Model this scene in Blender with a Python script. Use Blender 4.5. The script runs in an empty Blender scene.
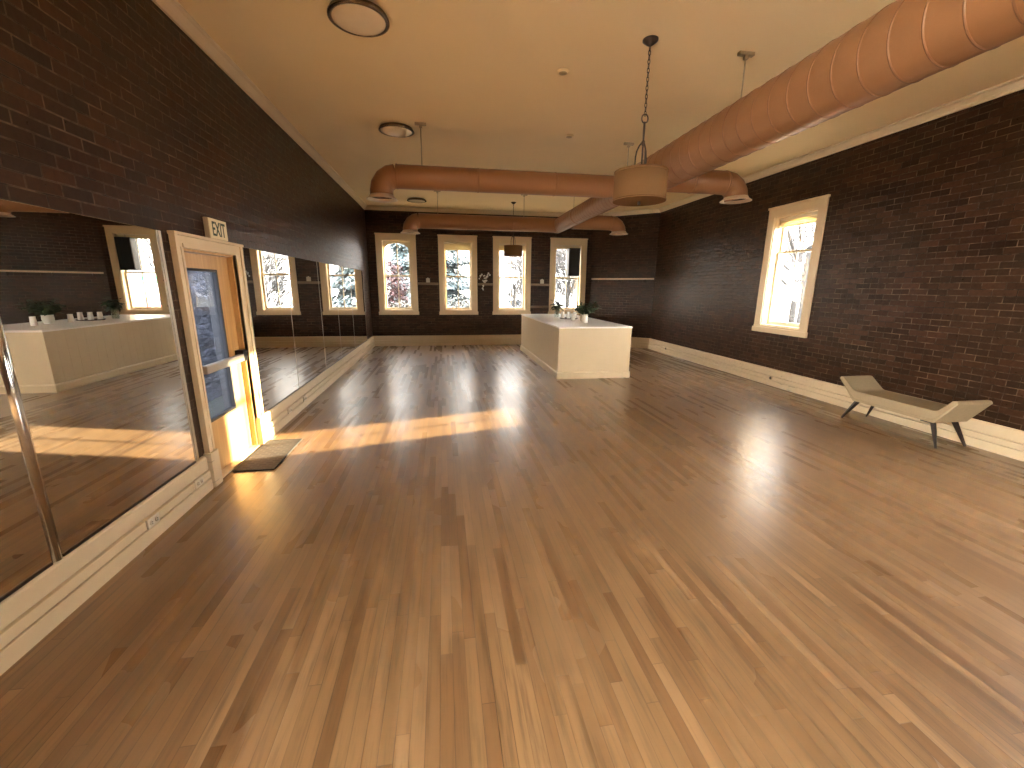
import bpy, bmesh, math, random
from mathutils import Vector, Matrix
random.seed(7)
scn = bpy.context.scene
COL = scn.collection
PI = math.pi

# ------------------------------------------------------------------ room dimensions (metres)
XL, XR = -2.028, 5.884
D, H = 12.586, 3.812
YR = -4.0                      # rear wall, behind the camera
BENDX, BENDY = 4.45, 11.32     # the back right corner is cut off at an angle
WT = 0.26                      # wall thickness

# ------------------------------------------------------------------ materials
def new_mat(name):
    m = bpy.data.materials.new(name); m.use_nodes = True
    nt = m.node_tree
    return m, nt, nt.nodes['Principled BSDF']

def N(nt, kind, **kw):
    n = nt.nodes.new(kind)
    for k, v in kw.items():
        setattr(n, k, v)
    return n

def L(nt, a, b): nt.links.new(a, b)

def math_node(nt, op, a, b=None, c=None):
    n = N(nt, 'ShaderNodeMath', operation=op)
    for i, v in enumerate((a, b, c)):
        if v is None: continue
        if isinstance(v, (int, float)): n.inputs[i].default_value = v
        else: L(nt, v, n.inputs[i])
    return n.outputs[0]

def mixc(nt, fac, a, b, blend='MIX'):
    n = N(nt, 'ShaderNodeMix', data_type='RGBA', blend_type=blend)
    if isinstance(fac, (int, float)): n.inputs['Factor'].default_value = fac
    else: L(nt, fac, n.inputs['Factor'])
    for sock, v in ((n.inputs[6], a), (n.inputs[7], b)):
        if isinstance(v, tuple): sock.default_value = (*v[:3], 1)
        else: L(nt, v, sock)
    return n.outputs[2]

def ramp(nt, fac, stops, interp='LINEAR'):
    n = N(nt, 'ShaderNodeValToRGB'); n.color_ramp.interpolation = interp
    e = n.color_ramp.elements
    while len(e) < len(stops): e.new(0.5)
    for el, (p, c) in zip(e, stops):
        el.position = p; el.color = (*c, 1) if len(c) == 3 else c
    L(nt, fac, n.inputs[0])
    return n.outputs[0]

def g(v): return (v, v, v)

def noise(nt, vec, scale, detail=3, rough=0.5):
    n = N(nt, 'ShaderNodeTexNoise'); n.inputs['Scale'].default_value = scale
    n.inputs['Detail'].default_value = detail; n.inputs['Roughness'].default_value = rough
    if vec is not None: L(nt, vec, n.inputs['Vector'])
    return n.outputs['Fac']

def objco(nt): return N(nt, 'ShaderNodeTexCoord').outputs['Object']

def scaled(nt, vec, s):
    n = N(nt, 'ShaderNodeMapping'); n.inputs['Scale'].default_value = s
    L(nt, vec, n.inputs['Vector']); return n.outputs[0]

def bump(nt, b, height, strength=0.3, dist=0.01, normal=None):
    n = N(nt, 'ShaderNodeBump'); n.inputs['Strength'].default_value = strength
    n.inputs['Distance'].default_value = dist
    L(nt, height, n.inputs['Height'])
    if normal is not None: L(nt, normal, n.inputs['Normal'])
    L(nt, n.outputs[0], b.inputs['Normal'])
    return n.outputs[0]

def plain(name, col, rough=0.5, metal=0.0, var=0.12, scale=6.0, bumps=0.0, bscale=60, stretch=None, spec=0.5):
    m, nt, b = new_mat(name)
    oc = objco(nt)
    v = scaled(nt, oc, stretch) if stretch else oc
    f = noise(nt, v, scale, 4)
    c = mixc(nt, f, tuple(x * (1 - var) for x in col), tuple(min(1, x * (1 + var)) for x in col))
    L(nt, c, b.inputs['Base Color'])
    b.inputs['Roughness'].default_value = rough; b.inputs['Metallic'].default_value = metal
    b.inputs['Specular IOR Level'].default_value = spec
    if bumps: bump(nt, b, noise(nt, v, bscale, 3), bumps, 0.004)
    return m

def mat_brick():
    m, nt, b = new_mat('dark_glazed_brick')
    oc = objco(nt)
    sep = N(nt, 'ShaderNodeSeparateXYZ'); L(nt, oc, sep.inputs[0])
    cmb = N(nt, 'ShaderNodeCombineXYZ'); L(nt, sep.outputs[0], cmb.inputs[0]); L(nt, sep.outputs[2], cmb.inputs[1])
    # slightly wavy courses
    wob = N(nt, 'ShaderNodeTexNoise'); wob.inputs['Scale'].default_value = 3.0; L(nt, cmb.outputs[0], wob.inputs['Vector'])
    va = N(nt, 'ShaderNodeVectorMath', operation='MULTIPLY_ADD')
    L(nt, wob.outputs['Color'], va.inputs[0]); va.inputs[1].default_value = (0.012, 0.012, 0); L(nt, cmb.outputs[0], va.inputs[2])
    br = N(nt, 'ShaderNodeTexBrick'); L(nt, va.outputs[0], br.inputs['Vector'])
    br.inputs['Scale'].default_value = 1.0
    br.inputs['Brick Width'].default_value = 0.21; br.inputs['Row Height'].default_value = 0.072
    br.inputs['Mortar Size'].default_value = 0.0045; br.inputs['Mortar Smooth'].default_value = 0.25
    br.inputs['Bias'].default_value = 0.0
    br.inputs['Color1'].default_value = (0, 0, 0, 1); br.inputs['Color2'].default_value = (1, 1, 1, 1); br.inputs['Mortar'].default_value = (.5, .5, .5, 1)
    per = br.outputs['Color']; fac = br.outputs['Fac']
    col = ramp(nt, per, [(0, (.019, .0075, .0038)), (.30, (.034, .0130, .0064)), (.7, (.052, .0195, .0094)), (1, (.078, .031, .0155))])
    big = noise(nt, cmb.outputs[0], 1.1, 4, .6)
    col = mixc(nt, ramp(nt, big, [(.35, g(0)), (.7, g(1))]), col, (.050, .030, .017), 'MIX')
    col2 = mixc(nt, .5, ramp(nt, per, [(0, (.019, .0075, .0038)), (.30, (.034, .0130, .0064)), (.7, (.052, .0195, .0094)), (1, (.078, .031, .0155))]), col)
    fine = noise(nt, cmb.outputs[0], 22, 5, .65)
    col3 = mixc(nt, .5, col2, ramp(nt, fine, [(.3, g(.25)), (.7, g(1.0))]), 'MULTIPLY')
    # some joints pale, others dark
    mj = noise(nt, cmb.outputs[0], 5, 4, .7)
    mort = ramp(nt, mj, [(.42, (.016, .009, .005)), (.66, (.155, .108, .066))])
    L(nt, mixc(nt, fac, col3, mort), b.inputs['Base Color'])
    L(nt, ramp(nt, fine, [(.3, g(.27)), (.7, g(.43))]), b.inputs['Roughness'])
    b.inputs['Specular IOR Level'].default_value = 0.24
    inv = math_node(nt, 'SUBTRACT', 1.0, fac)
    hgt = math_node(nt, 'ADD', inv, math_node(nt, 'MULTIPLY', noise(nt, cmb.outputs[0], 9, 2, .5), 0.35))
    hgt = math_node(nt, 'ADD', hgt, math_node(nt, 'MULTIPLY', per, .35))
    # every brick sits at a slightly different tilt
    wnb = N(nt, 'ShaderNodeTexWhiteNoise', noise_dimensions='1D'); L(nt, per, wnb.inputs['W'])
    lx = math_node(nt, 'MULTIPLY', math_node(nt, 'FRACT', math_node(nt, 'DIVIDE', sep.outputs[0], .105)), .105)
    lz = math_node(nt, 'MULTIPLY', math_node(nt, 'FRACT', math_node(nt, 'DIVIDE', sep.outputs[2], .072)), .072)
    hgt = math_node(nt, 'ADD', hgt, math_node(nt, 'MULTIPLY', math_node(nt, 'MULTIPLY', math_node(nt, 'SUBTRACT', per, .5), lx), 5.0))
    hgt = math_node(nt, 'ADD', hgt, math_node(nt, 'MULTIPLY', math_node(nt, 'MULTIPLY', math_node(nt, 'SUBTRACT', wnb.outputs['Value'], .5), lz), 7.0))
    bump(nt, b, hgt, 0.8, 0.014)
    return m

def mat_floor():
    m, nt, b = new_mat('maple_strip_floor')
    oc = objco(nt)
    sep = N(nt, 'ShaderNodeSeparateXYZ'); L(nt, oc, sep.inputs[0])
    X, Y = sep.outputs[0], sep.outputs[1]
    W, LEN = 0.057, 0.95
    xs = math_node(nt, 'DIVIDE', X, W)
    row = math_node(nt, 'FLOOR', xs)
    wn = N(nt, 'ShaderNodeTexWhiteNoise', noise_dimensions='1D'); L(nt, row, wn.inputs['W'])
    sw = N(nt, 'ShaderNodeSeparateColor'); L(nt, wn.outputs['Color'], sw.inputs[0])
    ln = math_node(nt, 'MULTIPLY_ADD', sw.outputs[1], 0.9, 0.6)
    u = math_node(nt, 'ADD', math_node(nt, 'DIVIDE', Y, ln), math_node(nt, 'MULTIPLY', sw.outputs[0], 37.0))
    cell = math_node(nt, 'FLOOR', u)
    cv = N(nt, 'ShaderNodeCombineXYZ'); L(nt, row, cv.inputs[0]); L(nt, cell, cv.inputs[1])
    w2 = N(nt, 'ShaderNodeTexWhiteNoise', noise_dimensions='2D'); L(nt, cv.outputs[0], w2.inputs['Vector'])
    s2 = N(nt, 'ShaderNodeSeparateColor'); L(nt, w2.outputs['Color'], s2.inputs[0])
    r1, r2, r3 = s2.outputs
    base = ramp(nt, r1, [(0, (.122, .060, .022)), (.06, (.156, .082, .033)), (.30, (.182, .102, .043)), (.65, (.201, .115, .049)), (.92, (.229, .133, .060)), (1, (.262, .157, .074))])
    # grain: stretched noise, different per board
    gv = N(nt, 'ShaderNodeCombineXYZ')
    L(nt, math_node(nt, 'MULTIPLY_ADD', r2, 60.0, math_node(nt, 'MULTIPLY', X, 38.0)), gv.inputs[0])
    L(nt, math_node(nt, 'MULTIPLY_ADD', r3, 60.0, math_node(nt, 'MULTIPLY', Y, 2.2)), gv.inputs[1])
    gr = noise(nt, gv.outputs[0], 1.0, 6, .62)
    grc = ramp(nt, gr, [(.30, g(.50)), (.5, g(1)), (.75, (1.12, 1.10, 1.07))])
    c = mixc(nt, .9, base, grc, 'MULTIPLY')
    # occasional dark mineral streaks
    gv2 = N(nt, 'ShaderNodeCombineXYZ')
    L(nt, math_node(nt, 'MULTIPLY_ADD', r3, 31.0, math_node(nt, 'MULTIPLY', X, 26.0)), gv2.inputs[0])
    L(nt, math_node(nt, 'MULTIPLY_ADD', r2, 31.0, math_node(nt, 'MULTIPLY', Y, 1.6)), gv2.inputs[1])
    st = noise(nt, gv2.outputs[0], 1.0, 3, .5)
    c = mixc(nt, ramp(nt, st, [(.62, g(0)), (.76, g(.6))]), c, (.085, .034, .011))
    # worn, duller patches of finish
    wear = noise(nt, scaled(nt, oc, (.5, .35, 1)), 1.0, 4, .55)
    c = mixc(nt, ramp(nt, wear, [(.4, g(0)), (.7, g(.35))]), c, mixc(nt, .5, c, (.23, .13, .065)))
    # joints
    fx = math_node(nt, 'FRACT', xs)
    gx = math_node(nt, 'LESS_THAN', math_node(nt, 'MINIMUM', fx, math_node(nt, 'SUBTRACT', 1.0, fx)), .030)
    fu = math_node(nt, 'MULTIPLY', math_node(nt, 'FRACT', u), ln)
    gu = math_node(nt, 'LESS_THAN', fu, .003)
    gap = math_node(nt, 'MAXIMUM', gx, gu)
    gapc = math_node(nt, 'MULTIPLY', gap, math_node(nt, 'MULTIPLY_ADD', r2, .65, .22))
    c = mixc(nt, gapc, c, (.05, .022, .008))
    L(nt, c, b.inputs['Base Color'])
    ro = math_node(nt, 'ADD', math_node(nt, 'MULTIPLY_ADD', r3, .05, .20), math_node(nt, 'MULTIPLY', wear, .12))
    L(nt, ro, b.inputs['Roughness'])
    b.inputs['Specular IOR Level'].default_value = 0.62
    b.inputs['Coat Weight'].default_value = .55; b.inputs['Coat Roughness'].default_value = .48; b.inputs['Coat IOR'].default_value = 1.5
    hh = noise(nt, scaled(nt, oc, (14, 2.5, 1)), 1.0, 2)
    bump(nt, b, hh, .10, .004)
    return m

def mat_trim(name, col, scuff=True):
    m, nt, b = new_mat(name)
    oc = objco(nt)
    f = noise(nt, oc, 5, 5, .6)
    c = mixc(nt, f, tuple(x * .93 for x in col), tuple(min(1, x * 1.05) for x in col))
    if scuff:
        sc = noise(nt, scaled(nt, oc, (3.2, 3.2, 30)), 1.0, 5, .62)
        sel = noise(nt, oc, .9, 2, .5)
        k = math_node(nt, 'MULTIPLY', ramp(nt, sc, [(.63, g(0)), (.67, g(1))]), ramp(nt, sel, [(.52, g(0)), (.62, g(.8))]))
        c = mixc(nt, k, c, (.10, .07, .045))
    L(nt, c, b.inputs['Base Color'])
    b.inputs['Roughness'].default_value = .42
    return m

def mat_wood(name, lo, hi, rough=.35, grain=(30, 30, 1.6)):
    m, nt, b = new_mat(name)
    oc = objco(nt)
    f = noise(nt, scaled(nt, oc, grain), 1.0, 6, .6)
    L(nt, ramp(nt, f, [(.3, lo), (.7, hi)]), b.inputs['Base Color'])
    b.inputs['Roughness'].default_value = rough
    return m

def mat_glass(name, tint=(1, 1, 1), refl=1.0):
    m, nt, b = new_mat(name)
    nt.nodes.remove(b)
    out = nt.nodes['Material Output']
    tr = N(nt, 'ShaderNodeBsdfTransparent'); tr.inputs[0].default_value = (*tint, 1)
    gl = N(nt, 'ShaderNodeBsdfGlossy'); gl.inputs['Roughness'].default_value = .02
    lw = N(nt, 'ShaderNodeLayerWeight'); lw.inputs['Blend'].default_value = .5
    sch = math_node(nt, 'MULTIPLY_ADD', math_node(nt, 'POWER', lw.outputs['Facing'], 5.0), .5, .045)
    mx = N(nt, 'ShaderNodeMixShader')
    L(nt, math_node(nt, 'MULTIPLY', sch, refl), mx.inputs[0]); L(nt, tr.outputs[0], mx.inputs[1]); L(nt, gl.outputs[0], mx.inputs[2])
    L(nt, mx.outputs[0], out.inputs[0])
    return m

def mat_fabric_translucent(name, col, tcol, t=.5):
    m, nt, b = new_mat(name)
    out = nt.nodes['Material Output']
    oc = objco(nt)
    f = noise(nt, scaled(nt, oc, (200, 200, 200)), 1.0, 2)
    L(nt, mixc(nt, f, tuple(x * .9 for x in col), col), b.inputs['Base Color'])
    b.inputs['Roughness'].default_value = .95; b.inputs['Specular IOR Level'].default_value = .08
    tl = N(nt, 'ShaderNodeBsdfTranslucent'); tl.inputs[0].default_value = (*tcol, 1)
    mx = N(nt, 'ShaderNodeMixShader'); mx.inputs[0].default_value = t
    L(nt, b.outputs[0], mx.inputs[1]); L(nt, tl.outputs[0], mx.inputs[2]); L(nt, mx.outputs[0], out.inputs[0])
    return m

def mat_leaf(name, lo, hi, scale=3.0):
    m, nt, b = new_mat(name)
    f = noise(nt, objco(nt), scale, 3, .6)
    L(nt, ramp(nt, f, [(.3, lo), (.7, hi)]), b.inputs['Base Color'])
    b.inputs['Roughness'].default_value = .6
    return m

def mat_mat():
    m, nt, b = new_mat('woven_doormat')
    oc = objco(nt)
    ch = N(nt, 'ShaderNodeTexBrick'); L(nt, scaled(nt, oc, (1, 1, 1)), ch.inputs['Vector'])
    ch.inputs['Scale'].default_value = 1.0; ch.inputs['Brick Width'].default_value = .085; ch.inputs['Row Height'].default_value = .045
    ch.inputs['Mortar Size'].default_value = .010
    ch.inputs['Color1'].default_value = (.020, .014, .010, 1); ch.inputs['Color2'].default_value = (.045, .032, .024, 1); ch.inputs['Mortar'].default_value = (.062, .050, .041, 1)
    L(nt, mixc(nt, .6, ch.outputs['Color'], ramp(nt, noise(nt, oc, 160, 2), [(.3, g(.5)), (.7, g(1))]), 'MULTIPLY'), b.inputs['Base Color'])
    b.inputs['Roughness'].default_value = .95
    bump(nt, b, ch.outputs['Fac'], .5, .004)
    return m

def mat_stone():
    m, nt, b = new_mat('rubble_stone')
    oc = objco(nt)
    v = N(nt, 'ShaderNodeTexVoronoi'); L(nt, scaled(nt, oc, (1, 4.2, 8.5)), v.inputs['Vector']); v.inputs['Scale'].default_value = 1.0
    e = N(nt, 'ShaderNodeTexVoronoi', feature='DISTANCE_TO_EDGE'); L(nt, scaled(nt, oc, (1, 4.2, 8.5)), e.inputs['Vector']); e.inputs['Scale'].default_value = 1.0
    s = N(nt, 'ShaderNodeSeparateColor'); L(nt, v.outputs['Color'], s.inputs[0])
    c = ramp(nt, s.outputs[0], [(0, (.05, .048, .05)), (.5, (.13, .125, .13)), (1, (.26, .25, .26))])
    c = mixc(nt, .7, c, ramp(nt, noise(nt, oc, 9, 5, .7), [(.3, g(.3)), (.7, g(1))]), 'MULTIPLY')
    c = mixc(nt, ramp(nt, e.outputs['Distance'], [(.02, g(1)), (.08, g(0))]), c, (.07, .065, .06))
    L(nt, c, b.inputs['Base Color']); b.inputs['Roughness'].default_value = .9
    bump(nt, b, e.outputs['Distance'], .6, .05)
    return m

M = {}
M['brick'] = mat_brick()
M['floor'] = mat_floor()
M['ceiling'] = plain('tan_ceiling_plaster', (.88, .71, .44), .75, var=.04, scale=1.6, bumps=.08, bscale=40)
M['trim'] = mat_trim('worn_cream_paint', (.58, .465, .30))
M['casing'] = mat_trim('cream_casing_paint', (.68, .54, .34), False)
M['crown'] = plain('cream_crown_paint', (.66, .54, .36), .5, var=.05)
M['sash'] = plain('cream_sash_paint', (.66, .58, .44), .4, var=.05)
M['glass'] = mat_glass('window_pane_glass')
M['doorglass'] = mat_glass('door_pane_glass', (.46, .50, .58), .8)
M['maple'] = mat_wood('varnished_maple_door', (.46, .25, .085), (.60, .36, .14))
M['dark_stop'] = plain('dark_glazing_stop', (.025, .022, .02), .5)
M['alu'] = plain('brushed_aluminium', (.62, .57, .48), .35, .75, var=.05)
M['chrome'] = plain('polished_chrome', (.80, .80, .78), .12, 1.0, var=.02)
M['black'] = plain('black_metal', (.012, .011, .010), .45, .3)
M['bronze'] = plain('oiled_bronze', (.05, .032, .022), .38, .6)
M['rim'] = plain('dark_nickel_rim', (.22, .17, .12), .22, 1.0, var=.05)
M['copper'] = plain('copper_toned_duct', (.30, .142, .060), .40, .2, var=.05, scale=2)
M['seam'] = plain('lapped_duct_seam', (.24, .115, .055), .4, .3, var=.05)
M['flange'] = plain('bare_duct_flange', (.72, .60, .48), .3, .7, var=.05)
M['galv'] = plain('galvanised_hanger', (.42, .33, .21), .5, .5)
M['void'] = plain('duct_inside', (.05, .03, .02), .8)
M['counter'] = mat_trim('warm_white_counter_paint', (.53, .42, .26), False)
M['ctop'] = plain('white_laminate_top', (.80, .76, .70), .28, var=.03)
M['linen'] = mat_fabric_translucent('linen_drum_shade', (.20, .105, .042), (.30, .16, .065), .2)
M['opal'] = plain('opal_diffuser', (.95, .87, .70), .35, var=.04)
M['opal_gloss'] = plain('cream_glass_bowl', (.80, .66, .46), .12, var=.06, scale=12)
M['signface'] = plain('cream_sign_face', (.78, .66, .42), .45, var=.04)
M['signbody'] = plain('tan_sign_housing', (.50, .37, .22), .5, var=.05)
M['green'] = plain('dark_green_letters', (.012, .035, .014), .5)
M['doormat'] = mat_mat()
M['benchfab'] = plain('beige_bench_upholstery', (.33, .255, .155), .9, var=.10, spec=.15, scale=30, bumps=.25, bscale=300)
M['benchleg'] = plain('espresso_bench_wood', (.018, .011, .008), .35)
M['outlet'] = plain('ivory_outlet_plastic', (.60, .53, .42), .4)
M['slot'] = plain('outlet_slots', (.02, .016, .012), .6)
M['pot'] = plain('pale_ceramic', (.62, .58, .50), .3, var=.08)
M['vase'] = mat_glass('clear_vase_glass', (.90, .93, .90), 2.0)
M['cup'] = plain('white_ceramic_cup', (.85, .82, .76), .22, var=.03)
M['tray'] = plain('dark_tray', (.06, .045, .035), .4)
M['soil'] = plain('potting_soil', (.03, .02, .012), .95)
M['plant'] = mat_leaf('dark_green_leaf', (.012, .030, .010), (.035, .075, .022), 30)
M['stem'] = plain('plant_stem', (.05, .07, .02), .7)
M['orchid'] = plain('white_petals', (.72, .70, .64), .6)
M['shade'] = mat_fabric_translucent('cream_window_shade', (.76, .66, .46), (.80, .68, .42), .55)
M['speaker'] = plain('black_speaker_cloth', (.012, .012, .012), .8)
M['shelfwood'] = plain('pale_shelf_edge', (.72, .56, .42), .4)
M['ledge'] = plain('brown_painted_ledge', (.24, .17, .11), .4)
M['stone'] = mat_stone()
M['grass'] = plain('winter_lawn', (.035, .033, .021), .95, var=.3, scale=2)
M['asphalt'] = plain('dark_asphalt', (.05, .05, .053), .9, var=.12)
M['concrete'] = plain('pale_concrete', (.55, .53, .48), .9, var=.08)
M['bark'] = plain('tree_bark', (.009, .0076, .007), .9, var=.3, scale=12)
M['spruce'] = mat_leaf('blue_spruce_needles', (.007, .012, .014), (.024, .038, .041), 4)
M['red'] = mat_leaf('autumn_red_leaves', (.012, .0014, .0018), (.028, .0036, .0042), 4)
M['gold'] = mat_leaf('straw_shrub_leaves', (.009, .0080, .0036), (.024, .019, .009), 4)
M['carred'] = plain('red_car_paint', (.30, .02, .02), .25, .1)
M['carwhite'] = plain('white_car_paint', (.55, .58, .62), .25, .1)
M['tyre'] = plain('tyre_rubber', (.02, .02, .02), .85)
M['carglass'] = plain('dark_car_glass', (.03, .04, .05), .1)
M['signgreen'] = plain('green_street_sign', (.01, .16, .10), .5)
M['pole'] = plain('weathered_pole', (.14, .14, .15), .8)
M['siding'] = plain('pale_house_siding', (.40, .40, .40), .8, var=.05)
M['roof'] = plain('grey_shingles', (.12, .11, .11), .9)

def mat_mirror():
    m, nt, b = new_mat('silvered_mirror')
    b.inputs['Metallic'].default_value = 1.0
    f = noise(nt, objco(nt), 1.5, 3)
    L(nt, mixc(nt, f, (.80, .785, .74), (.84, .825, .78)), b.inputs['Base Color'])
    b.inputs['Roughness'].default_value = 0.0
    return m
M['mirror'] = mat_mirror()

# ------------------------------------------------------------------ mesh helpers
def box(bm, x0, x1, y0, y1, z0, z1, bev=0.0, mi=0):
    r = bmesh.ops.create_cube(bm, size=1.0)
    vs = r['verts']
    for v in vs:
        v.co = Vector(((x0 + x1) / 2 + v.co.x * (x1 - x0), (y0 + y1) / 2 + v.co.y * (y1 - y0), (z0 + z1) / 2 + v.co.z * (z1 - z0)))
    fs = {f for v in vs for f in v.link_faces}
    for f in fs: f.material_index = mi
    if bev:
        bmesh.ops.bevel(bm, geom=list({e for v in vs for e in v.link_edges}), offset=bev, segments=2, affect='EDGES', profile=.6)
    return bm

def lathe(bm, prof, c=(0, 0, 0), seg=32, axis='Z', mi=0, smooth=True):
    rings = []
    for r, z in prof:
        ring = []
        for k in range(seg):
            a = 2 * PI * k / seg
            p = Vector((r * math.cos(a), r * math.sin(a), z))
            if axis == 'X': p = Vector((p.z, p.x, p.y))
            elif axis == 'Y': p = Vector((p.x, p.z, p.y))
            ring.append(bm.verts.new(p + Vector(c)))
        rings.append(ring)
    for a, b in zip(rings, rings[1:]):
        for k in range(seg):
            f = bm.faces.new((a[k], a[(k + 1) % seg], b[(k + 1) % seg], b[k])); f.smooth = smooth; f.material_index = mi
    for ring, rr in ((rings[0], prof[0][0]), (rings[-1], prof[-1][0])):
        if rr > 1e-5:
            f = bm.faces.new(ring); f.material_index = mi
    return bm

def tube(bm, pts, rad, seg=12, caps=True, smooth=True, mi=0):
    pts = [Vector(p) for p in pts]
    if not isinstance(rad, (list, tuple)): rad = [rad] * len(pts)
    rings = []; prev = None
    for i, p in enumerate(pts):
        t = (pts[min(i + 1, len(pts) - 1)] - pts[max(i - 1, 0)]).normalized()
        if prev is None:
            ref = Vector((0, 0, 1)) if abs(t.z) < .9 else Vector((1, 0, 0))
            u = t.cross(ref).normalized()
        else:
            u = (prev - t * prev.dot(t)).normalized()
        prev = u; w = t.cross(u)
        rings.append([bm.verts.new(p + (u * math.cos(2 * PI * k / seg) + w * math.sin(2 * PI * k / seg)) * rad[i]) for k in range(seg)])
    for a, b in zip(rings, rings[1:]):
        for k in range(seg):
            f = bm.faces.new((a[k], a[(k + 1) % seg], b[(k + 1) % seg], b[k])); f.smooth = smooth; f.material_index = mi
    if caps:
        bm.faces.new(rings[0]); bm.faces.new(rings[-1])
    return bm

def prism(bm, poly, d0, d1, axis='Y', bev=0):
    """poly: 2-D points; axis Y: (x,z) at y d0..d1 ; axis X: (y,z) at x d0..d1 ; axis Z: (x,y)."""
    def P(p, d):
        return {'Y': (p[0], d, p[1]), 'X': (d, p[0], p[1]), 'Z': (p[0], p[1], d)}[axis]
    a = [bm.verts.new(P(p, d0)) for p in poly]; b = [bm.verts.new(P(p, d1)) for p in poly]
    n = len(poly)
    fs = [bm.faces.new(a), bm.faces.new(b[::-1])]
    for k in range(n): fs.append(bm.faces.new((a[k], b[k], b[(k + 1) % n], a[(k + 1) % n])))
    if bev:
        bmesh.ops.bevel(bm, geom=list({e for f in fs for e in f.edges}), offset=bev, segments=2, affect='EDGES', profile=.6)
    return bm

def B(): return bmesh.new()

def obj(name, bm, mats, parent=None, at=None):
    """one mesh object; geometry is given in world coordinates and stored relative to parent / at"""
    bmesh.ops.recalc_face_normals(bm, faces=bm.faces)
    me = bpy.data.meshes.new(name)
    org = Vector((0, 0, 0))
    if parent is not None: org = parent['org_'] if False else world_loc(parent)
    elif at is not None: org = Vector(at)
    if parent is None and at is None: org = Vector((0, 0, 0))
    own = Vector(at) if at is not None else org
    bmesh.ops.translate(bm, verts=bm.verts, vec=-own)
    bm.to_mesh(me); bm.free()
    for m in (mats if isinstance(mats, (list, tuple)) else [mats]): me.materials.append(M[m] if isinstance(m, str) else m)
    o = bpy.data.objects.new(name, me); COL.objects.link(o)
    if parent is not None:
        o.parent = parent; o.location = own - org
    else:
        o.location = own
    return o

def world_loc(o):
    v = Vector(o.location); p = o.parent
    while p is not None:
        v = v + p.location; p = p.parent
    return v

def tag(o, label=None, cat=None, group=None, kind=None):
    if label: o['label'] = label
    if cat: o['category'] = cat
    if group: o['group'] = group
    if kind: o['kind'] = kind
    return o

def thing(name, loc, label, cat, group=None):
    o = bpy.data.objects.new(name, None); COL.objects.link(o); o.location = loc
    o.empty_display_size = .1
    return tag(o, label, cat, group)

def struct(name, bm=None, mats=None, label=None, cat=None, loc=None):
    if bm is None:
        o = bpy.data.objects.new(name, None); COL.objects.link(o); o.location = loc or (0, 0, 0)
    else:
        o = obj(name, bm, mats, at=loc)
    return tag(o, label, cat, kind='structure')

def copy_tree(o, parent=None):
    c = o.copy(); COL.objects.link(c)
    if parent is not None: c.parent = parent
    for ch in list(o.children): copy_tree(ch, c)
    return c

# ------------------------------------------------------------------ walls with openings
def wall_mesh(length, height, thick, openings):
    """local mesh: face at y=0 (room side), body towards +y; x along, z up"""
    bm = B()
    xs = sorted({0, length, *[o[0] for o in openings], *[o[1] for o in openings]})
    zs = sorted({0, height, *[o[2] for o in openings], *[o[3] for o in openings]})
    vm = {}
    def V(x, z):
        if (x, z) not in vm: vm[(x, z)] = bm.verts.new((x, 0, z))
        return vm[(x, z)]
    for x0, x1 in zip(xs, xs[1:]):
        for z0, z1 in zip(zs, zs[1:]):
            cx, cz = (x0 + x1) / 2, (z0 + z1) / 2
            if any(o[0] < cx < o[1] and o[2] < cz < o[3] for o in openings): continue
            bm.faces.new((V(x0, z0), V(x1, z0), V(x1, z1), V(x0, z1)))
    r = bmesh.ops.extrude_face_region(bm, geom=list(bm.faces))
    bmesh.ops.translate(bm, verts=[v for v in r['geom'] if isinstance(v, bmesh.types.BMVert)], vec=(0, thick, 0))
    return bm

def wall(name, p0, p1, openings, label):
    """p0 -> p1 along the room face, outside to the left of travel reversed: thickness goes to +y local"""
    p0 = Vector((*p0, 0)); p1 = Vector((*p1, 0)); d = p1 - p0
    bm = wall_mesh(d.length, H + .05, WT, openings)
    o = struct(name, bm, 'brick', label, 'wall')
    o.location = p0; o.rotation_euler = (0, 0, math.atan2(d.y, d.x))
    return o

# windows: (x0, x1, z0, z1) of the clear opening
ZW0, ZW1 = 1.02, 2.955
BACKWIN = [(-1.645, -.855), (.055, .855), (1.615, 2.440), (3.315, 4.140)]
DOOR = (3.80, 4.675, 0.0, 1.985)
RW = [(6.18, 7.08), (.30, 1.95)]      # right wall openings along y; the second is out of view, widened to add light
RZ0, RZ1 = 1.05, 2.955
FILLWIN = [(-3.75, -2.25), (-1.95, -.45)]   # unseen left wall windows, added behind the viewpoint to light the room

# back wall: travels +x at y = D, outside is +y
wall('wall_back', (XL, D), (BENDX, D), [(a - XL, b - XL, ZW0, ZW1) for a, b in BACKWIN], 'dark glazed brick back wall with four tall windows')
# right wall: travel from far end to near so that outside (+x) is local +y
wall('wall_right', (XR, BENDY), (XR, YR), [(BENDY - b, BENDY - a, RZ0, RZ1) for a, b in RW], 'long brown brick wall on the right')
wall('wall_back_right', (BENDX, D), (XR, BENDY), [], 'angled brick wall across the back right corner')
# left wall: travel +y so that local +y is -x
wall('wall_left', (XL, YR), (XL, D), [(DOOR[0] - YR, DOOR[1] - YR, -.001, DOOR[3])] + [(a - YR, b - YR, .60, 3.40) for a, b in FILLWIN], 'dark brick wall on the left above the mirrors')
wall('wall_rear', (XR, YR), (XL, YR), [], 'brick wall behind the viewpoint')

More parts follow.
